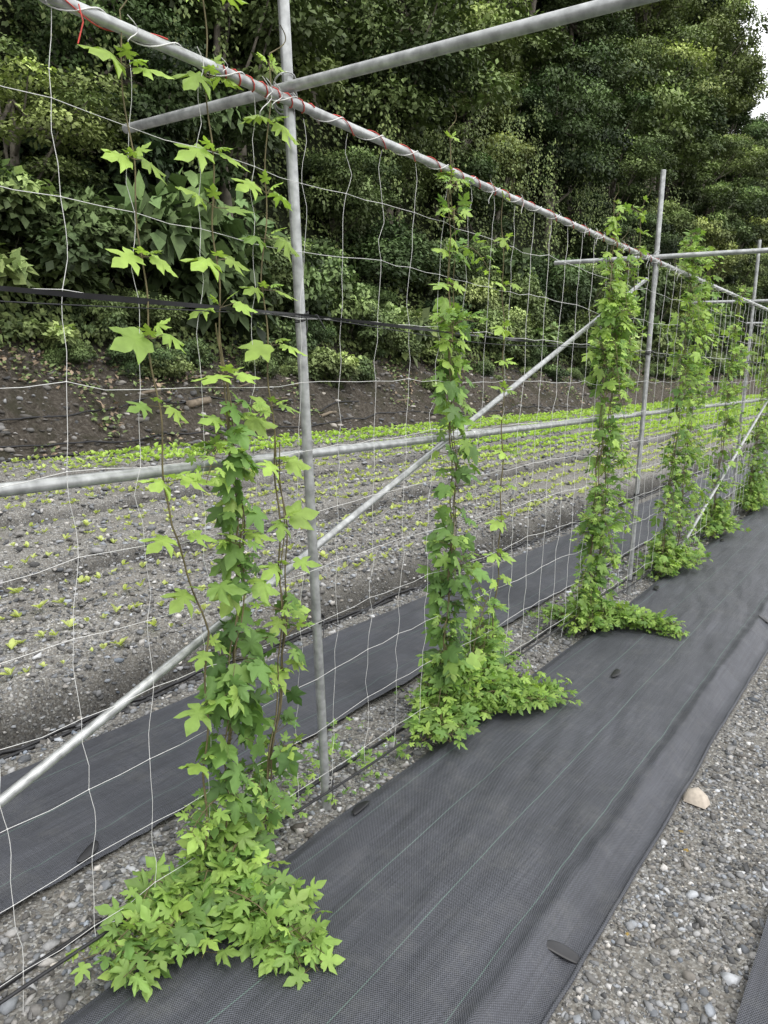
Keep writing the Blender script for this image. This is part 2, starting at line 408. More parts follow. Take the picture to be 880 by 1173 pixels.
# ---------------------------------------------------------------- landscape pins
def pin_mesh():
    n=24;th=np.arange(n)*2*math.pi/n
    prof=[(.001,.004),(.3,.004),(.88,.003),(1.,.001),(1.,-.001),(.1,-.002),(.08,-.05)]
    V=np.concatenate([np.stack([.040*r*np.cos(th),.040*r*np.where(np.sin(th)>0,np.sin(th)*.12,np.sin(th)*.55),np.full(n,z)],1) for r,z in prof])
    i=np.arange(len(prof)-1)[:,None]*n;j=np.arange(n)[None,:];k=((np.arange(n)+1)%n)[None,:]
    F=np.stack([i+j,i+n+j,i+n+k,i+k],-1).reshape(-1,4)
    return V,F,None
pm=build("ground_pin",[pin_mesh()],True);pm.materials.append(M_black)
pins=[(-1.33,1.80,.1,1.2),(-1.04,3.43,.1,1.4),(-.556,1.634,1.9,1.4),(-1.85,1.12,.4,1.2),(-1.30,5.08,.2,1.4),(-.587,4.83,1.6,1.5),(-1.3,7.0,.2,1.3)]
bpy.context.view_layer.update()
mats_=[o for o in scene.objects if o.name.startswith("weed_mat")]
bvh=[BVHTree.FromPolygons([v.co for v in o.data.vertices],[p.vertices[:] for p in o.data.polygons]) for o in mats_[:2]]
for (x,y,rz,sc_) in pins:
    z=.03;nrm=Vector((0,0,1));hs_=[]
    for b in bvh:
        for dx,dy in ((0,0),(.02,0),(-.02,0),(0,.03),(0,-.03)):
            hit=b.ray_cast(Vector((x+dx,y+dy,1)),Vector((0,0,-1)))
            if hit[0] is not None: hs_.append((dx,dy,hit[0].z))
    if hs_:
        z=max(h_[2] for h_ in hs_)
        L_=[h_[2] for h_ in hs_ if h_[0]<0];R_=[h_[2] for h_ in hs_ if h_[0]>0]
        if L_ and R_: nrm=Vector((-(R_[0]-L_[0])/.04,0,1)).normalized();z=sum(h_[2] for h_ in hs_)/len(hs_)+.004
    o=bpy.data.objects.new("ground_pin",pm);o.location=(x,y,z+.005)
    q=nrm.to_track_quat('Z','Y').to_matrix().to_4x4()@Matrix.Rotation(rz,4,'Z')@Matrix.Rotation(-.12,4,'X')
    o.rotation_euler=q.to_euler();o.scale=(sc_,sc_,1);link(o)
    tag(o,"black plastic half-round pin holding the weed mat","ground pin",group="plastic pins holding the weed mats")

# ---------------------------------------------------------------- trellis frame
RX=-1.462
tf_=empty("trellis",(RX,1.79,0));tag(tf_,"galvanised steel pipe trellis with posts, rails and braces","trellis")
def part(name,parts,mat=M_steel,parent=tf_,smooth=True,label=None):
    loc=np.array(parent.location)
    parts=[(np.asarray(V)-loc,F,C) for V,F,C in parts]
    o=obj(name,parts,mat,smooth,parent=parent)
    if label:o["label"]=label
    return o
posts=[(1.788,1.512,2.72),(4.97,4.82,2.68),(8.27,7.95,2.73),(11.5,11.3,2.7),(14.8,14.6,2.7),(-1.45,-1.6,2.7)]
def post_y(i,z): b,t,hh=posts[i];return b+(t-b)*z/hh
def ring(c,d,r,w,n=14):
    c=np.array(c,float);d=np.array(d,float);return tube([c-d*w,c-d*w*.9,c+d*w*.9,c+d*w],np.array([r*.8,r,r,r*.8]),n)
for i,(b,t,hh) in enumerate(posts):
    part("post",[pipe((RX,b+.011,-.25),(RX,t,hh),.0150)])
    yb=post_y(i,2.19)-.033
    part("cross_bar",[pipe((-2.11,yb,2.178),(1.25,yb+.01,2.20),.0140)])
    cl=[]
    for zc in (2.155,2.165,2.20):
        th=np.linspace(0,2*math.pi,18);yy=post_y(i,zc)
        cl.append(tube(np.stack([RX+.0+.021*np.cos(th),yy-.014+.036*np.sin(th),zc+.022*np.cos(th)],1),.0022,5))
    part("wire_clamp",cl,M_steel)
part("top_rail",[pipe((RX+.031,-3,2.150),(RX+.031,18,2.150),.0125)])
part("middle_rail",[pipe((RX-.034,-3,1.222),(RX-.034,18,1.222),.0145)])
part("diagonal_brace",[pipe((RX-.067,-.78,-.03),(RX-.055,4.87,2.06),.0125)])
part("diagonal_brace",[pipe((RX+.075,5.42,-.03),(RX+.075,11.1,1.95),.0125)])
part("diagonal_brace",[pipe((RX-.067,11.8,-.03),(RX-.055,17.4,2.06),.0125)])
for y,z,x in [(2.74,1.222,RX-.034),(5.6,1.222,RX-.034),(8.8,1.222,RX-.034)]:
    part("pipe_coupling",[ring((x,y,z),(0,1,0),.019,.035)])
for i in range(4):
    for zc in (1.618,.70,.10):
        yy=post_y(i,zc);tt=[]
        for k in range(4):
            th=np.linspace(0,2*math.pi,16);ph_=rng.uniform(-.5,.5,2)
            tt.append(tube(np.stack([RX+.0185*np.cos(th),yy+.0185*np.sin(th),zc+rng.uniform(-.012,.012)+.008*np.sin(th+ph_[0])],1),.0022,5))
        e=rng.uniform(-1,1,3)
        tt.append(tube([(RX+.018,yy,zc),(RX+.04,yy+.02,zc+.02*e[0]),(RX+.05,yy+.045,zc-.03)],.0016,5))
        tt.append(tube([(RX+.018,yy,zc),(RX+.04,yy-.02,zc-.02),(RX+.045,yy-.03,zc-.05)],.0016,5))
        part("black_tie",tt,M_black)

# ---------------------------------------------------------------- net
NX=RX+.022
parts=[]
zl=[2.135,1.975,1.80,1.62,1.435,1.25,1.06,.88,.70,.52,.34,.16]
yv=np.arange(-1.15,16.2,.18)+.05
joff=rng.normal(0,.006,(len(yv),len(zl)));zoff=rng.normal(0,.005,(len(yv),len(zl)))
sag=np.array([.012*math.sin(y*1.9)+.01*math.sin(y*5.1) for y in yv])
xo=.012*fbm(yv[:,None]*1.3,np.array(zl)[None,:]*2,77)
def netp(i,j): return np.array([NX+xo[i,j],yv[i]+joff[i,j],zl[j]+zoff[i,j]-(sag[i] if 0<j<11 else 0)*.6])
def nr(y): return np.where(np.asarray(y)<3,.00078,np.where(np.asarray(y)<6,.0010,.0013))
for i in range(len(yv)):
    P=[]
    for j in range(len(zl)):
        a=netp(i,j);P.append(a)
        if j<len(zl)-1:
            b=netp(i,j+1)
            for t in (.33,.66):
                w_=.007 if yv[i]<3 else .003
                P.append(a*(1-t)+b*t+np.array([rng.normal(0,.003),rng.normal(0,w_),0]))
    P.append(P[-1]+np.array([0,rng.normal(0,.01),-.1]))
    P=np.array(P);Q=[]
    for k in range(len(P)-1):
        p0,p1,p2,p3=P[max(k-1,0)],P[k],P[k+1],P[min(k+2,len(P)-1)]
        for t in ((0,.5) if yv[i]<4 else (0,)):
            Q.append(.5*((2*p1)+(-p0+p2)*t+(2*p0-5*p1+4*p2-p3)*t*t+(-p0+3*p1-3*p2+p3)*t**3))
    Q.append(P[-1])
    parts.append(tube(Q,float(nr(yv[i])),4))
for j in range(1,len(zl)):
    P=[]
    for i in range(len(yv)-1):
        a=netp(i,j);b=netp(i+1,j);P.append(a);P.append((a+b)/2+np.array([0,0,-.003+rng.normal(0,.0025)]))
    P=np.array(P)
    parts.append(tube(P,nr(P[:,1]),4))
v,fc=ico()
P=np.array([netp(i,j) for i in range(len(yv)) for j in range(1,len(zl)) if yv[i]<6])
parts.append(scatter(v,fc,P,rotrand(len(P)),np.full(len(P),.0022),np.full((len(P),3),.5)))
t=np.arange(-1.5,16,.012)
ang=t*2*math.pi/.19
parts.append(tube(np.stack([RX+.031+.0155*np.cos(ang),t,2.150+.0155*np.sin(ang)],1),.0016,4))
for k in range(34):
    y=rng.uniform(.3,6);a=rng.uniform(.01,.03);l=rng.uniform(.02,.06)
    th=np.linspace(0,1,8)
    parts.append(tube(np.stack([RX+.05+.0*th,y+a*np.sin(th*5)+.02*th,2.15+.02-l*th*1.6],1),.0012,4))
nt_=obj("trellis_net",parts,M_string,True);tag(nt_,"white string trellis netting tied to steel pipes","net")
parts=[]
for y0,y1,pit in [(-1,.55,.05),(.62,1.15,.3),(1.3,1.62,.045),(1.66,2.3,.16),(2.35,3.0,.12),(3.1,4.9,.2)]:
    t=np.arange(y0,y1,.006);ang=-t*2*math.pi/pit
    parts.append(tube(np.stack([RX+.031+.0150*np.cos(ang),t,2.150+.0150*np.sin(ang)],1),.0016,4))
parts.append(tube([(RX+.05,.93,2.15),(RX+.055,.935,2.12),(RX+.05,.925,2.08)],.0016,4))
rt=obj("red_twine",parts,M_red,True);tag(rt,"red twine wound around the top pipe","twine")
t=np.arange(-1.2,15,.02)
tw=.5+1.3*fbm(t*1.5,t*0,91,3)*5
wd=np.where(t<1.1,.0058,.0042)+.0012*np.sin(t*7)
zc=1.622-.012*np.abs(np.sin((t-1.62)/3.2*math.pi))
xc=np.full_like(t,RX+.036)
V=np.concatenate([np.stack([xc+wd*np.sin(tw),t,zc+wd*np.cos(tw)],1),np.stack([xc-wd*np.sin(tw),t,zc-wd*np.cos(tw)],1)])
n=len(t);i=np.arange(n-1);F=np.stack([i,i+1,i+n+1,i+n],1)
parts=[(V,F,None),tube(np.stack([xc+.006,t,zc-.016-.01*np.sin(t*3)],1),.0014,5)]
bt=obj("black_tape",parts,M_black,False);tag(bt,"flat black tape strung along the trellis","tape")
t=np.arange(-1.2,15,.05)
o=obj("drip_hose",[tube(np.stack([np.full_like(t,RX+.03),t,.105+.02*np.sin(t*2.2)],1),.0045,6)],M_black,True);tag(o,"thin black irrigation hose tied low on the posts","hose",group="black irrigation hoses")
def hose(xf,r,y0=-1,y1=40,hf=ground_h,label="black irrigation hose lying on the gravel",amp=.03,s=0,dz=0.):
    t=np.arange(y0,y1,.08);x=xf+amp*fbm(t*.35,t*0+s,s+60,3)*4
    z=np.maximum(hf(x,t),hf(x,t+.05))+r+dz
    if hf is hill_h:
        k=np.ones(9)/9;z=np.convolve(np.pad(z,4,mode='edge'),k,'valid')+.02
    o=obj("drip_hose",[tube(np.stack([x,t,z],1),r,7)],M_black,True)
    tag(o,label,"hose",group="black irrigation hoses")
hose(-1.57,.007,s=1,amp=.02);hose(-2.74,.009,s=2,dz=.02);hose(-2.61,.008,s=3);hose(-4.38,.009,s=4,dz=.01);hose(-4.48,.008,s=8,dz=.01)
hose(-6.13,.010,s=5,dz=.01);hose(-7.86,.010,s=6,dz=.01)
hose(-10.25,.014,3,26,hill_h,"black irrigation pipe lying on the earth bank",.12,9)
hose(-10.9,.014,3,14,hill_h,"black irrigation pipe lying on the earth bank",.3,12)
hose(-9.8,.016,0,30,hill_h,"black irrigation pipe lying on the earth bank",.05,15)

for (x,y,l,a,r) in [(-10.8,9.2,.8,1.2,.075),(-11.0,8.2,1.3,.4,.035),(-10.5,12.3,1.6,1.5,.035),(-11.3,14,1.2,.3,.04),(-10.6,7.4,.9,1.4,.022),(-11.2,10.6,1.3,.2,.022),(-10.2,10.2,1.0,1.0,.02),(-10.9,11.4,.7,.9,.018),(-10.4,8.4,.6,.5,.018),(-11.4,9.6,1.0,1.3,.02),(-10.7,15.5,1.0,.7,.025)]:
    z=float(hill_h(np.array(x),np.array(y)))+r
    d=np.array([math.cos(a)*.5,math.sin(a),.15]);k=np.linspace(-.5,.5,7)[:,None]
    P=np.array([x,y,z])+k*l*d+rng.normal(0,.015,(7,3))
    rr=r*np.array([.05,1,.97,.93,.9,.85,.05]);P[0]=P[1]-.005*d;P[-1]=P[-2]+.005*d
    o=obj("log",[tube(P,rr,10)],M_log,True);tag(o,"weathered fallen log on the earth bank","log",group="fallen logs on the bank")

# ---------------------------------------------------------------- hop leaves
def leaf_template(half,tip):
    outl=[(0,0)]+half+[(0,tip)]+[(-x,y) for x,y in half[::-1]]
    LV=np.array([(0,.3)]+outl);LV=np.concatenate([LV,(-.25*np.abs(LV[:,0])-.25*np.clip(LV[:,1],0,2)**2+.12*LV[:,1])[:,None]],1)
    LV[1:,2]+=.035*np.sin(np.arange(len(LV)-1)*2.4)
    n=len(outl);return LV,np.array([(0,1+(i+1)%n,1+i) for i in range(n)])
LOBED=leaf_template([(.10,-.10),(.24,-.12),(.33,-.02),(.44,-.02),(.36,.10),(.20,.20),(.42,.26),(.50,.40),(.62,.60),(.44,.55),(.22,.44),(.13,.455),(.24,.62),(.21,.76),(.12,.88)],1.08)
BROAD=leaf_template([(.08,-.10),(.20,-.14),(.32,-.08),(.42,-.05),(.46,.08),(.42,.18),(.48,.28),(.56,.42),(.62,.62),(.46,.58),(.32,.52),(.21,.50),(.26,.63),(.22,.76),(.12,.90)],1.08)
def leaves(P,t,nn,S,C,tpl=None):
    tpl=tpl or LOBED
    S=np.asarray(S);S3=np.stack([S*rng.uniform(.85,1.1,len(S)),S,S*rng.uniform(.3,2.2,len(S))],1)
    return scatter(tpl[0],tpl[1],P,basis(t,nn),S3,C)
def prisms(A,B,r,C=(.5,.5,.5)):
    d=B-A;d/=np.linalg.norm(d,axis=1)[:,None]+1e-9
    a=np.cross(d,np.array([.3,.5,.8]));a/=np.linalg.norm(a,axis=1)[:,None]+1e-9;b=np.cross(d,a)
    V=[]
    for base in (A,B):
        for k in range(3):
            th=k*2.094;V.append(base+r*(math.cos(th)*a+math.sin(th)*b))
    V=np.stack(V,1).reshape(-1,3);o=(np.arange(len(A))*6)[:,None,None]
    F=np.array([(0,1,4,3),(1,2,5,4),(2,0,3,5)])[None]+o
    return V,F.reshape(-1,4),C
def tints(n,young):
    y=np.clip(np.broadcast_to(young,(n,))+rng.normal(0,.15,n),0,1)[:,None]
    old=np.array([.058,.115,.036]);mid=np.array([.130,.230,.062]);new=np.array([.29,.41,.095])
    c=np.where(y<.5,old+(mid-old)*y*2,mid+(new-mid)*(y-.5)*2)
    return c*rng.uniform(.75,1.25,(n,1))
def interp_path(pts,zs):
    pts=np.array(pts);return np.interp(zs,pts[:,1],pts[:,0])
def shoot(lp,sp,P,S0,S1,young,step=.03,upn=1.,tpl=None):
    P=np.asarray(P);seg=np.linalg.norm(np.diff(P,axis=0),axis=1);L=np.concatenate([[0],np.cumsum(seg)])
    s=np.arange(step,L[-1],step)
    if len(s)<1: return
    C=np.stack([np.interp(s,L,P[:,k]) for k in range(3)],1)
    D=np.stack([np.interp(s,L,np.gradient(P[:,k])) for k in range(3)],1);D/=np.linalg.norm(D,axis=1)[:,None]+1e-9
    side=np.cross(D,[0,0,1.]);side/=np.linalg.norm(side,axis=1)[:,None]+1e-9
    up=np.array([0,0,1.])
    fr=s/L[-1]
    for sg in (-1,1):
        rot=rng.normal(0,.5,len(s))
        dv=sg*side*np.cos(rot)[:,None]+up*np.abs(np.sin(rot))[:,None]+D*.35
        B=C+dv*rng.uniform(.015,.04,len(s))[:,None]
        t=dv+np.stack([rng.normal(0,.3,len(s)),rng.normal(0,.3,len(s)),rng.uniform(-.8,.1,len(s))],1)
        nn=np.array([.25,-.15,upn])+rng.normal(0,.38,(len(s),3))
        S=(S0+(S1-S0)*fr)*rng.uniform(.7,1.25,len(s))
        lp.append(leaves(B,t,nn,S,tints(len(s),young[0]+(young[1]-young[0])*fr),tpl))
        sp.append(prisms(C,B,.001))
    sp.append(tube(P,np.linspace(.0024,.0011,len(P)),5))
def hop_plant(vines,mounds,label,base,side=0):
    root=empty("hop_plant",base);tag(root,label,"climbing plant",group="hop plants climbing the trellis net")
    lp=[];sp=[]
    for vi,vn in enumerate(vines):
        pts=vn['p'];z0,z1=pts[0][1],pts[-1][1]
        zs=np.arange(z0,z1,.02);ph=vn.get('ph',0)
        y=interp_path(pts,zs)+.004*np.sin(zs*23+ph)+.014*fbm(zs*5,zs*0,int(base[1]*10)+vi)
        x=NX+.008+.005*np.cos(zs*23+ph)
        path=np.stack([x,y,zs],1)
        rr=np.interp(zs,[z0,z1],[.0034,.0015])
        sp.append(tube(path,rr,6))
        if vn['d']>.7:
            sel=zs<vn['d']+.2
            sp.append(tube((path+np.stack([.01+0*zs,.018*np.sin(zs*7+1),0*zs],1))[sel],rr[sel]*.8,5))
            sp.append(tube((path+np.stack([.02+0*zs,-.02+.02*np.sin(zs*5+2),0*zs],1))[sel],rr[sel]*.7,5))
        zd=vn['d'];k=int(max(0,zd-z0)*vn.get('n',120))
        if k>0:
            z=rng.uniform(z0,zd,k);fr=(z-z0)/(zd-z0)
            ns=fbm(z*5.5,z*0+vi,int(base[1]*13)+vi,3)*2
            keep=rng.random(k)<np.interp(fr,[0,.45,1],[1,.8,vn.get('e',.25)])*np.clip(.72+1.5*ns,.08,1)
            z=z[keep];fr=fr[keep];ns=ns[keep];k=len(z)
            yc=interp_path(pts,z);th=rng.uniform(0,2*math.pi,k)
            rad=vn.get('r',.085)*(rng.random(k)**.6)*np.interp(fr,[0,.5,1],[1,.85,.5])*np.clip(1+1.1*ns,.4,1.8)
            dirn=np.stack([np.cos(th)*.8+.15,np.sin(th),rng.normal(-.05,.3,k)],1)
            P=np.stack([np.full(k,NX+.012),yc,z],1)
            Pb=P+dirn*rad[:,None]+np.array([0,0,.015])
            t=dirn*.9+np.stack([rng.normal(0,.45,k),rng.normal(0,.45,k),-rng.uniform(.0,1.4,k)],1)
            nn=np.stack([rng.normal(.45,.55,k),rng.normal(-.2,.55,k),rng.uniform(.3,1.2,k)],1)+dirn*.3
            S=(.026+.048*rng.random(k))*vn.get('s',1)
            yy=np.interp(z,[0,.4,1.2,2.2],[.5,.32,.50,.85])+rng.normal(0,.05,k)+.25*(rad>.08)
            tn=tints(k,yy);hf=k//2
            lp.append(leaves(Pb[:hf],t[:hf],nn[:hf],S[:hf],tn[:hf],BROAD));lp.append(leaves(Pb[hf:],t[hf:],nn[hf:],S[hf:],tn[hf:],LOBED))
            sp.append(prisms(P,Pb,.001))
        for _ in range(vn.get('sh',0)):
            z=rng.uniform(z0+.2,zd+.1);yc=float(interp_path(pts,z));a=rng.uniform(-1.2,1.2)+rng.choice([0,math.pi])
            L=rng.uniform(.08,.22)*vn.get('r',.1)/.09;k=np.linspace(0,1,7)
            d=np.array([abs(math.sin(a))*.6,math.cos(a)])
            Q=np.stack([NX+.02+d[0]*L*k,yc+d[1]*L*k,z+L*(.7*k-.95*k*k*rng.uniform(.3,1.4))],1)
            shoot(lp,sp,Q,.045*vn.get('s',1),.024,(.5,.95),.028)
        z=max(zd-.5,z0+.1);step=vn.get('step',.15);bs=vn.get('ls',1.)
        while z<z1:
            yc=float(interp_path(pts,z));fr=(z-z0)/(z1-z0)
            for sg in (-1,1):
                a=rng.normal(0,.4);dv=np.array([math.sin(a)*.8+.15,sg*math.cos(a),.16+rng.normal(0,.12)])
                pl=rng.uniform(.015,.045)*bs;S0=rng.uniform(.058,.088)*bs*(1-.15*fr)
                if z>z1-.1: S0*=.55;pl*=.5;dv[2]+=.5
                A=np.array([[NX+.014,yc,z]]);B=A+dv*pl
                lp.append(leaves(B,np.array([dv+np.array([.1,0,-.35+rng.normal(0,.22)])]),np.array([[.6+rng.normal(0,.3),rng.normal(0,.3),1.]]),np.array([S0]),tints(1,.78+.3*fr),BROAD if rng.random()<.25 else LOBED))
                sp.append(prisms(A,B,.0012))
                if rng.random()<.7:
                    d2=dv*np.array([1,.4,1])+np.array([.2,0,.4]);B2=A+d2*pl*.8
                    lp.append(leaves(B2,np.array([d2+np.array([.2,0,-.2])]),np.array([[.3,0,1.]]),np.array([S0*.5]),tints(1,1.)));sp.append(prisms(A,B2,.001))
            z+=step*rng.uniform(.75,1.2)
        P0=path[-1];k=np.linspace(0,1,10)
        a=rng.uniform(-1,1)
        sp.append(tube(np.stack([P0[0]+.03*k,P0[1]+.06*a*k+.03*np.sin(k*4),P0[2]+.11*k-.05*k*k],1),.0014,4))
    for (cx,cy,mx,my,rx,ry,hh,cnt,s) in mounds:
        for _ in range(cnt):
            th=rng.uniform(0,2*math.pi);rho=math.sqrt(rng.random())
            if rng.random()<.15: rho*=1.45
            ex,ey=mx+rx*rho*math.cos(th),my+ry*rho*math.sin(th)
            k=np.linspace(0,1,9);hmax=hh*rng.uniform(.25,1.15)*max(.3,(1-.5*rho))
            sx,sy=cx+rng.normal(0,.025),cy+rng.normal(0,.035)
            x=sx+(ex-sx)*k+.02*np.sin(k*5+th);y=sy+(ey-sy)*k+.02*np.sin(k*4+th*2)
            z=.05+hmax*np.sin(np.minimum(k*1.25,1.)*math.pi*.85)*1.0+rng.uniform(0,.06)*k
            z=np.maximum(z,.055)
            shoot(lp,sp,np.stack([x,y,z],1),.052*s,.036*s,(.32+.4*hmax/max(hh,.01),.78),.036*s)
    b=np.array(base)
    lp=[(V-b,F,C) for V,F,C in lp];sp=[(np.asarray(V)-b,F,C) for V,F,C in sp]
    obj("foliage",lp,M_leaf,False,parent=root);obj("stem",sp,M_stem,True,parent=root)
hop_plant([
 dict(p=[(1.22,.02),(1.22,.4),(1.24,.8),(1.13,1.1),(1.08,1.6),(1.04,2.08),(1.03,2.2)],d=.6,n=50,step=.165,ph=1,ls=1.08,sh=1),
 dict(p=[(1.27,.02),(1.31,.31),(1.34,.8),(1.35,1.06),(1.29,1.6),(1.265,2.1),(1.24,2.5)],d=1.40,n=250,r=.074,step=.14,ls=1.08,sh=8,e=.35,s=1.08),
 dict(p=[(1.37,.02),(1.47,.31),(1.53,.6),(1.50,1.14),(1.435,1.7),(1.46,2.1),(1.47,2.24)],d=1.1,n=85,r=.055,step=.145,ph=2,ls=1.08,sh=3,s=1.05)],
 [(-1.43,1.25,-1.38,1.24,.09,.16,.22,11,1.3),(-1.43,1.25,-1.08,1.20,.14,.09,.12,13,1.35),(-1.43,1.2,-1.38,.90,.12,.09,.13,14,1.3),(-1.43,1.2,-1.24,1.04,.10,.06,.08,4,1.2),(-1.46,1.35,-1.5,1.5,.10,.14,.14,7,1.)],
 "young hop plant with three sparse vines and leafy base",(-1.45,1.27,.01))
hop_plant([
 dict(p=[(2.50,.02),(2.47,.3),(2.47,.9),(2.40,1.5),(2.34,2.1),(2.32,2.30)],d=2.0,n=265,r=.084,step=.11,sh=12,e=.16),
 dict(p=[(2.86,.02),(2.90,.6),(2.88,1.0),(2.83,1.5),(2.73,2.16)],d=.35,n=60,step=.14,ls=.9)],
 [(-1.44,2.5,-1.40,2.55,.14,.24,.34,28,1.15),(-1.43,2.6,-1.30,2.80,.17,.2,.18,26,1.05),(-1.44,2.45,-1.36,2.32,.12,.10,.12,14,1.15),(-1.4,2.7,-1.14,2.96,.14,.14,.08,14,1.),(-1.45,2.7,-1.5,3.0,.06,.2,.40,16,.9)],
 "hop plant climbing net with bushy spreading base",(-1.45,2.6,.01))
hop_plant([
 dict(p=[(4.10,.02),(4.05,.6),(4.04,1.2),(3.98,2.0),(3.96,2.38)],d=2.3,n=260,r=.14,step=.08,sh=34,e=.7),
 dict(p=[(4.25,.02),(4.22,.6),(4.16,1.4),(4.10,2.2)],d=2.1,n=120,r=.11,step=.09,sh=16),
 dict(p=[(4.35,1.5),(4.42,2.46)],d=1.6,n=30,r=.08,step=.09,ls=.8)],
 [(-1.44,4.1,-1.40,4.05,.16,.25,.2,30,1.),(-1.42,4.15,-1.13,4.2,.27,.10,.09,32,1.),(-1.5,4.0,-1.60,3.95,.12,.10,.08,10,.9)],
 "dense hop column reaching above the top pipe",(-1.45,4.1,.01))
hop_plant([
 dict(p=[(5.55,.02),(5.6,1.),(5.55,2.42)],d=2.3,n=200,r=.16,step=.1,sh=32,e=.7),
 dict(p=[(6.0,.02),(5.95,1.),(6.0,2.38)],d=2.2,n=150,r=.15,step=.1,sh=24,e=.7)],
 [(-1.44,5.7,-1.38,5.7,.2,.4,.22,48,1.1)],"dense double hop column with low runners at its foot",(-1.45,5.75,.01))
hop_plant([
 dict(p=[(7.2,.02),(7.2,1.),(7.2,2.25)],d=2.0,n=190,r=.17,step=.1,sh=28)],
 [(-1.44,7.2,-1.38,7.2,.2,.35,.3,36,1.2)],"dense hop column with bushy foot",(-1.45,7.2,.01))
hop_plant([
 dict(p=[(8.85,.02),(8.9,1.),(8.95,2.3)],d=2.2,n=210,r=.22,step=.1,sh=28),dict(p=[(9.3,.02),(9.3,1.),(9.35,2.3)],d=2.2,n=150,r=.2,step=.1,sh=14)],
 [(-1.44,8.95,-1.40,8.95,.22,.45,.4,44,1.3)],"dense hop column with bushy foot",(-1.45,8.95,.01))
hop_plant([
 dict(p=[(10.9,.02),(10.9,1.),(10.9,2.3)],d=2.2,n=220,r=.2,step=.1,sh=16)],
 [(-1.44,10.9,-1.40,10.9,.22,.45,.4,36,1.3)],"dense hop column with bushy foot",(-1.45,10.9,.01))
wp=[];ws=[]
for _ in range(60):
    x=rng.uniform(-1.74,-1.42);y=rng.choice([rng.uniform(1.4,2.3),rng.uniform(2.,7)]);a=rng.uniform(0,6.28);L=rng.uniform(.03,.09);k=np.linspace(0,1,5)
    shoot(wp,ws,np.stack([x+L*k*math.cos(a),y+L*k*math.sin(a),.015+.05*np.sin(k*2.2)],1),.026,.02,(.5,.8),.022)
o=obj("weeds",wp,M_leaf);tag(o,"small green weeds growing between stones","weeds",kind="stuff")
k=9;P=np.stack([rng.uniform(-.48,-.18,k),rng.uniform(.5,4,k),np.full(k,.02)],1)
V,F,C=leaves(P,np.stack([rng.normal(size=k),rng.normal(size=k),0*P[:,0]],1),np.stack([rng.normal(0,.2,k),rng.normal(0,.2,k),np.ones(k)],1),rng.uniform(.01,.02,k),np.array([[.38,.26,.07]])*rng.uniform(.5,1.2,(k,1)))
o=obj("fallen_leaves",[(V,F,C)],M_leaf);tag(o,"small dry yellow leaves lying on gravel","leaf litter",kind="stuff")

# ---------------------------------------------------------------- seedlings
LQ=np.array([(0,0,0),(.26,.45,.08),(.22,.8,.05),(0,1.05,-.12),(-.22,.8,.05),(-.26,.45,.08)])
LQF=np.array([(0,1,2,3),(0,3,4,5)])
def seedling_parts(k,P,S,bright):
    n=len(P);out=[]
    for j in range(k):
        th=rng.uniform(0,2*math.pi,n);el_=rng.uniform(.35,1.25,n)
        t=np.stack([np.cos(th)*np.cos(el_),np.sin(th)*np.cos(el_),np.sin(el_)],1)
        nn=np.stack([-np.cos(th)*.5,-np.sin(th)*.5,np.ones(n)],1)
        c=np.array([[.50,.56,.20]])*rng.uniform(.65,1.15,(n,1));c=c*(1-bright[:,None])+bright[:,None]*np.array([[.40,.56,.12]])*rng.uniform(.7,1.2,(n,1))
        out.append(scatter(LQ,LQF,P+np.array([0,0,.1])*S[:,None],basis(t,nn),S*rng.uniform(.6,1.1,n),c))
    return out
rows=np.concatenate([np.array([.36,.70,1.03,1.37])+BP*i for i in range(4)])
allp=[]
for rx_ in rows:
    x=-2.7-rx_
    if x<-9.5: continue
    y=.5
    while y<75:
        far=max(float(sstep(7.6,8.3,-x))*float(sstep(4,7,y)),float(sstep(8,12,y)*sstep(4.4,6.0,-x)),float(sstep(14,21,y)))
        if rng.random()<.93:
            allp.append((x+rng.normal(0,.014),y+rng.normal(0,.02),far))
        y+=rng.uniform(.07,.105)*(1+.6*(y>20)+1.*(y>40))
allp=np.array(allp)
zz=ground_h(allp[:,0],allp[:,1])
vis=np.array([inview((p[0],p[1],0),30) for p in allp]);allp=allp[vis];zz=zz[vis]
dist=np.hypot(allp[:,0],allp[:,1]);o_=np.argsort(dist);allp=allp[o_];zz=zz[o_]
vars_=[]
for i in range(5):
    me=build("seedling",seedling_parts(rng.integers(4,7),np.zeros((1,3)),np.array([.050]),np.array([0.])));me.materials.append(M_seed);vars_.append(me)
for i in range(300):
    o=bpy.data.objects.new("seedling",vars_[i%5]);o.location=(allp[i,0],allp[i,1],zz[i]+.004)
    s=random.uniform(.5,1.35);o.scale=(s,s,s);o.rotation_euler=(0,0,random.random()*6.28);link(o)
    tag(o,"small yellow-green vegetable seedling in gravelly soil","seedling",group="vegetable seedlings in rows")
A=allp[300:];P=np.stack([A[:,0],A[:,1],zz[300:]+.006],1)
S=rng.uniform(.040,.062,len(A))*(1+.75*A[:,2]+.6*sstep(14,30,A[:,1]))
o=obj("seedling_rows",seedling_parts(6,P,S,A[:,2]),M_seed);tag(o,"rows of young green vegetables across the field","seedlings",kind="stuff")
print("seedlings",len(allp))

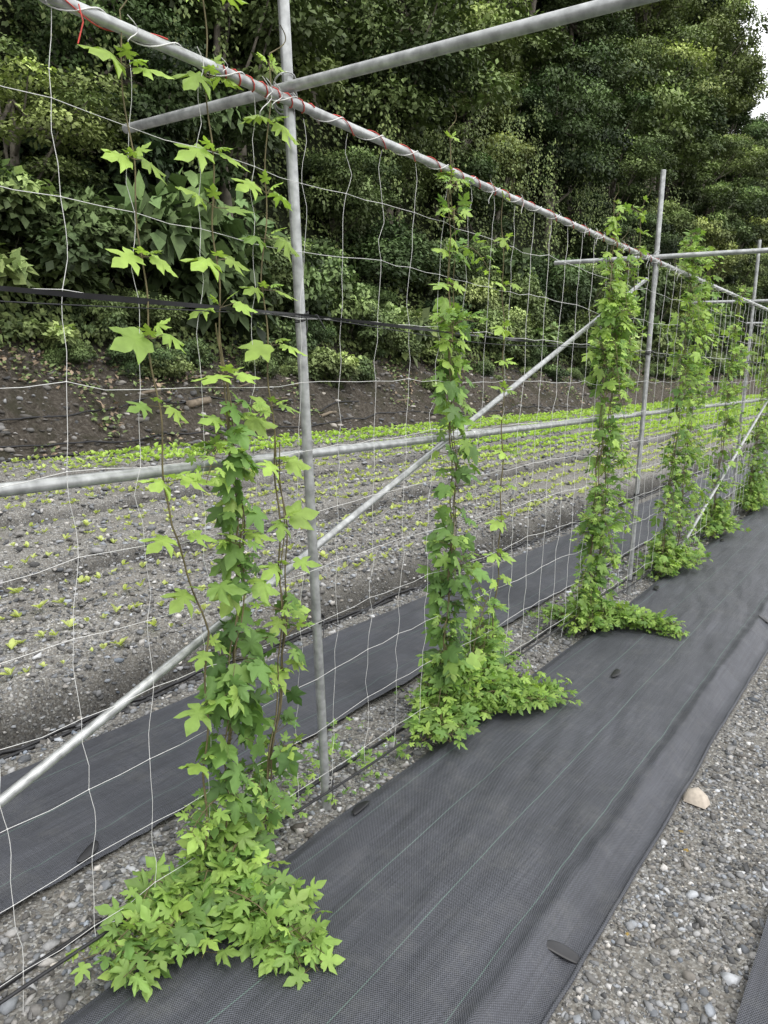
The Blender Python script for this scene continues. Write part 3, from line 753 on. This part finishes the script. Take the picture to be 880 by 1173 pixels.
# ---------------------------------------------------------------- trees
DQ=np.array([(0,0,0),(.34,.5,.06),(0,1,-.1),(-.34,.5,.06)]);DF=np.array([(0,1,2,3)])
def crown(ncl,rad,hgt,z0,leaf,per,cols,flat=.6):
    parts=[];cs=[]
    for c in range(ncl):
        th=rng.uniform(0,2*math.pi);u=rng.uniform(-1,1);rr=rad*(.45+.6*rng.random())*math.sqrt(max(0,1-u*u*.8))
        c0=np.array([rr*math.cos(th),rr*math.sin(th),z0+hgt*(.5+.5*u)])
        cr=rng.uniform(.22,.5)*rad;cs.append(c0)
        k=int(per*(cr/rad/.4)**2)
        d=rng.normal(size=(k,3));d[:,2]=np.abs(d[:,2])*1.0-.35;d/=np.linalg.norm(d,axis=1)[:,None]
        rs=cr*(1-.35*rng.random(k)**2)*(1+.25*np.sin(d[:,0]*7+c)*np.sin(d[:,1]*6+c*2))
        P=c0+d*rs[:,None]*np.array([1,1,flat])
        P+=rng.normal(0,.025*rad,(k,3))
        t=d*np.array([1,1,.2])+rng.normal(0,.5,(k,3))+np.array([0,0,-.35])
        nn=d*.8+rng.normal(0,.35,(k,3))+np.array([0,0,.8])
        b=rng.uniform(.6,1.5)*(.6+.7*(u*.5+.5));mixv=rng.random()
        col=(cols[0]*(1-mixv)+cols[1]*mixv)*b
        C=col[None]*rng.uniform(.75,1.25,(k,1))*(.70+.75*np.clip(d[:,2:],-.5,1))  # shading painted into leaf colour: clump tops lighter, undersides darker
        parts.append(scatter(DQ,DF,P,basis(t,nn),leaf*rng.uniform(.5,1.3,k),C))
    return parts,cs
def trunk(h0,cs,r,lean):
    P=[];n=9
    for i in range(n):
        t=i/(n-1);P.append((lean[0]*t*t+.08*math.sin(t*5),lean[1]*t*t+.06*math.sin(t*7),-.8+(h0+.8)*t))
    P=np.array(P);parts=[tube(P,np.linspace(r*1.3,r*.45,n),9)]
    for c in cs[::2]:
        s=P[random.randint(4,8)];c=np.array(c);k=np.linspace(0,1,6)[:,None]
        Q=s*(1-k)+c*k+np.array([0,0,-.25])*np.sin(k*math.pi)
        parts.append(tube(Q,np.linspace(r*.4,r*.08,6),6))
    return parts
g1,g2=np.array([.058,.092,.032]),np.array([.165,.218,.070])
TV=[]
for i in range(5):
    rad=[2.1,2.4,1.8,2.2,2.0][i];hg=[3.2,2.4,4.2,2.8,3.6][i];z0=[2.2,2.8,2.0,2.5,2.8][i]
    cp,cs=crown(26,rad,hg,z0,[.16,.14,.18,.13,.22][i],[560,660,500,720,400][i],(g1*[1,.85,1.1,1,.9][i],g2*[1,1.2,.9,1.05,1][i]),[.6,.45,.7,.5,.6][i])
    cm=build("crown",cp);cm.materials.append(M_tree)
    tm=build("trunk",trunk(z0+hg*.7,cs,.15,(random.uniform(-.6,1.2),random.uniform(-.5,.5))),True);tm.materials.append(M_bark)
    TV.append((cm,tm))
def add_tree(x,y,z,s,vi,rot):
    e=bpy.data.objects.new("tree",None);e.location=(x,y,z);e.rotation_euler=(0,0,rot);e.scale=(s,s,s*random.uniform(.85,1.25));link(e)
    tag(e,"broadleaf tree on the steep wooded hillside","tree",group="trees covering the hillside")
    for nm,me in zip(("crown","trunk"),TV[vi]):
        o=bpy.data.objects.new(nm,me);o.parent=e;link(o)
cnt=0
rowsx=[(-13.6,3.4,.72),(-14.8,3.5,.9),(-16.2,4.1,1.15),(-17.8,4.4,1.3),(-19.6,4.6,1.35),(-21.3,4.8,1.35),(-23.0,5.0,1.35)]
for ri,(x0,dy,sc) in enumerate(rowsx):
    y=2+random.random()*2
    while y<130:
        x=x0+random.uniform(-.8,.8);z=float(hill_h(np.array(x),np.array(y)))-.9
        s=sc*random.uniform(.65,1.4)
        if inview((x,y,z+3*s),30,3.5*s) and cnt<295:
            add_tree(x,y,z,s,random.randrange(5),random.random()*6.28);cnt+=1
        y+=dy*random.uniform(.7,1.3)*(1+.25*(y>60))
print("trees",cnt)
SV=[]
for i in range(5):
    cp,cs=crown([24,24,24,24,14][i],1.0,1.0,.05,[.085,.15,.07,.12,.30][i],[520,260,640,380,70][i],(np.array([.065,.10,.040]),np.array([.165,.225,.08])*[1,.85,1.1,1,1.15][i]),.75)
    cm=build("crown",cp);cm.materials.append(M_tree)
    tm=build("trunk",trunk(.8,cs,.035,(.1,.1)),True);tm.materials.append(M_bark);SV.append((cm,tm))
n=0
for x0,dy,sc in [(-11.2,2.4,.32),(-11.85,1.2,.55),(-12.35,1.1,.8),(-12.9,1.2,1.05),(-13.5,1.5,1.25)]:
    y=3. if sc>.4 else 9.
    while y<90:
        x=x0+random.uniform(-.4,.4);s=sc*random.uniform(.55,1.4)
        z=float(hill_h(np.array(x),np.array(y)))-.15
        if inview((x,y,z+.5),30,1.5):
            e=empty("shrub",(x,y,z));e.rotation_euler=(0,0,random.random()*6.28);e.scale=(s,s,s*random.uniform(.8,1.5))
            tag(e,"leafy green shrub at the foot of the hillside","shrub",group="shrubs along the top of the bank")
            for nm,me in zip(("foliage","stem"),SV[random.randrange(5)]):
                o=bpy.data.objects.new(nm,me);o.parent=e;link(o)
            n+=1
        y+=dy*random.uniform(.7,1.3)*(1+y/40)
print("shrubs",n)
k=60000
x=-rng.uniform(11.6,17,k);y=3+45*rng.random(k)**1.5;z=hill_h(x,y)
den=fbm(x*1.2,y*1.2,88)+.15-.5*(x>-12);kp=den>0;x,y,z=x[kp],y[kp],z[kp];k=len(x)
P=np.stack([x+.15*rng.random(k),y,z+rng.uniform(0,.35,k)],1)
t=np.stack([rng.normal(.6,.5,k),rng.normal(0,.6,k),rng.normal(-.7,.4,k)],1);nn=np.stack([rng.normal(.8,.4,k),rng.normal(0,.4,k),rng.uniform(.2,1,k)],1)
c=(g1+(g2-g1)*rng.random((k,1)))*(.35+.9*vnoise(x*.8,y*.8,3)[:,None])
parts=[scatter(DQ,DF,P,basis(t,nn),rng.uniform(.07,.17,k),c)]
for _ in range(140):
    yy=5+50*rng.random()**1.1;xx=-rng.uniform(13.2,14.8);zb=float(hill_h(np.array(xx-1.2),np.array(yy)))+rng.uniform(.5,3.)
    L=rng.uniform(1.2,3.5);m=int(L*46);zt=zb-L*rng.random(m)
    wdt=.06+.10*rng.random()
    P=np.stack([xx+.7+rng.normal(0,wdt,m),yy+.15*np.sin(zt*1.7+yy)+rng.normal(0,wdt,m),zt],1)
    t=np.stack([rng.normal(.3,.5,m),rng.normal(0,.6,m),rng.normal(-1.,.3,m)],1);nn=np.stack([rng.normal(.9,.3,m),rng.normal(-.2,.4,m),rng.uniform(.1,.8,m)],1)
    c=(g1+(g2-g1)*rng.random((m,1)))*rng.uniform(.5,1.2)
    parts.append(scatter(DQ,DF,P,basis(t,nn),rng.uniform(.06,.13,m),c))
k=16000;x=-rng.uniform(9.9,12.2,k);y=5+40*rng.random(k)**1.3;kp=(fbm(x*1.4,y*1.4,66)+.12*(-x-11.0))>.06;x,y=x[kp],y[kp];k=len(x)
P=np.stack([x,y,hill_h(x,y)+rng.uniform(.01,.12,k)],1)
t=np.stack([rng.normal(.3,.8,k),rng.normal(0,.8,k),rng.normal(.2,.4,k)],1);nn=np.stack([rng.normal(.3,.4,k),rng.normal(0,.4,k),np.ones(k)],1)
parts.append(scatter(DQ,DF,P,basis(t,nn),rng.uniform(.05,.12,k),np.where(rng.random((k,1))<.4,np.array([[.19,.15,.10]]),np.array([[.12,.17,.065]]))*rng.uniform(.6,1.4,(k,1))))
o=obj("undergrowth",parts,M_tree);tag(o,"dense undergrowth and hanging creepers covering the hillside","undergrowth",kind="stuff")
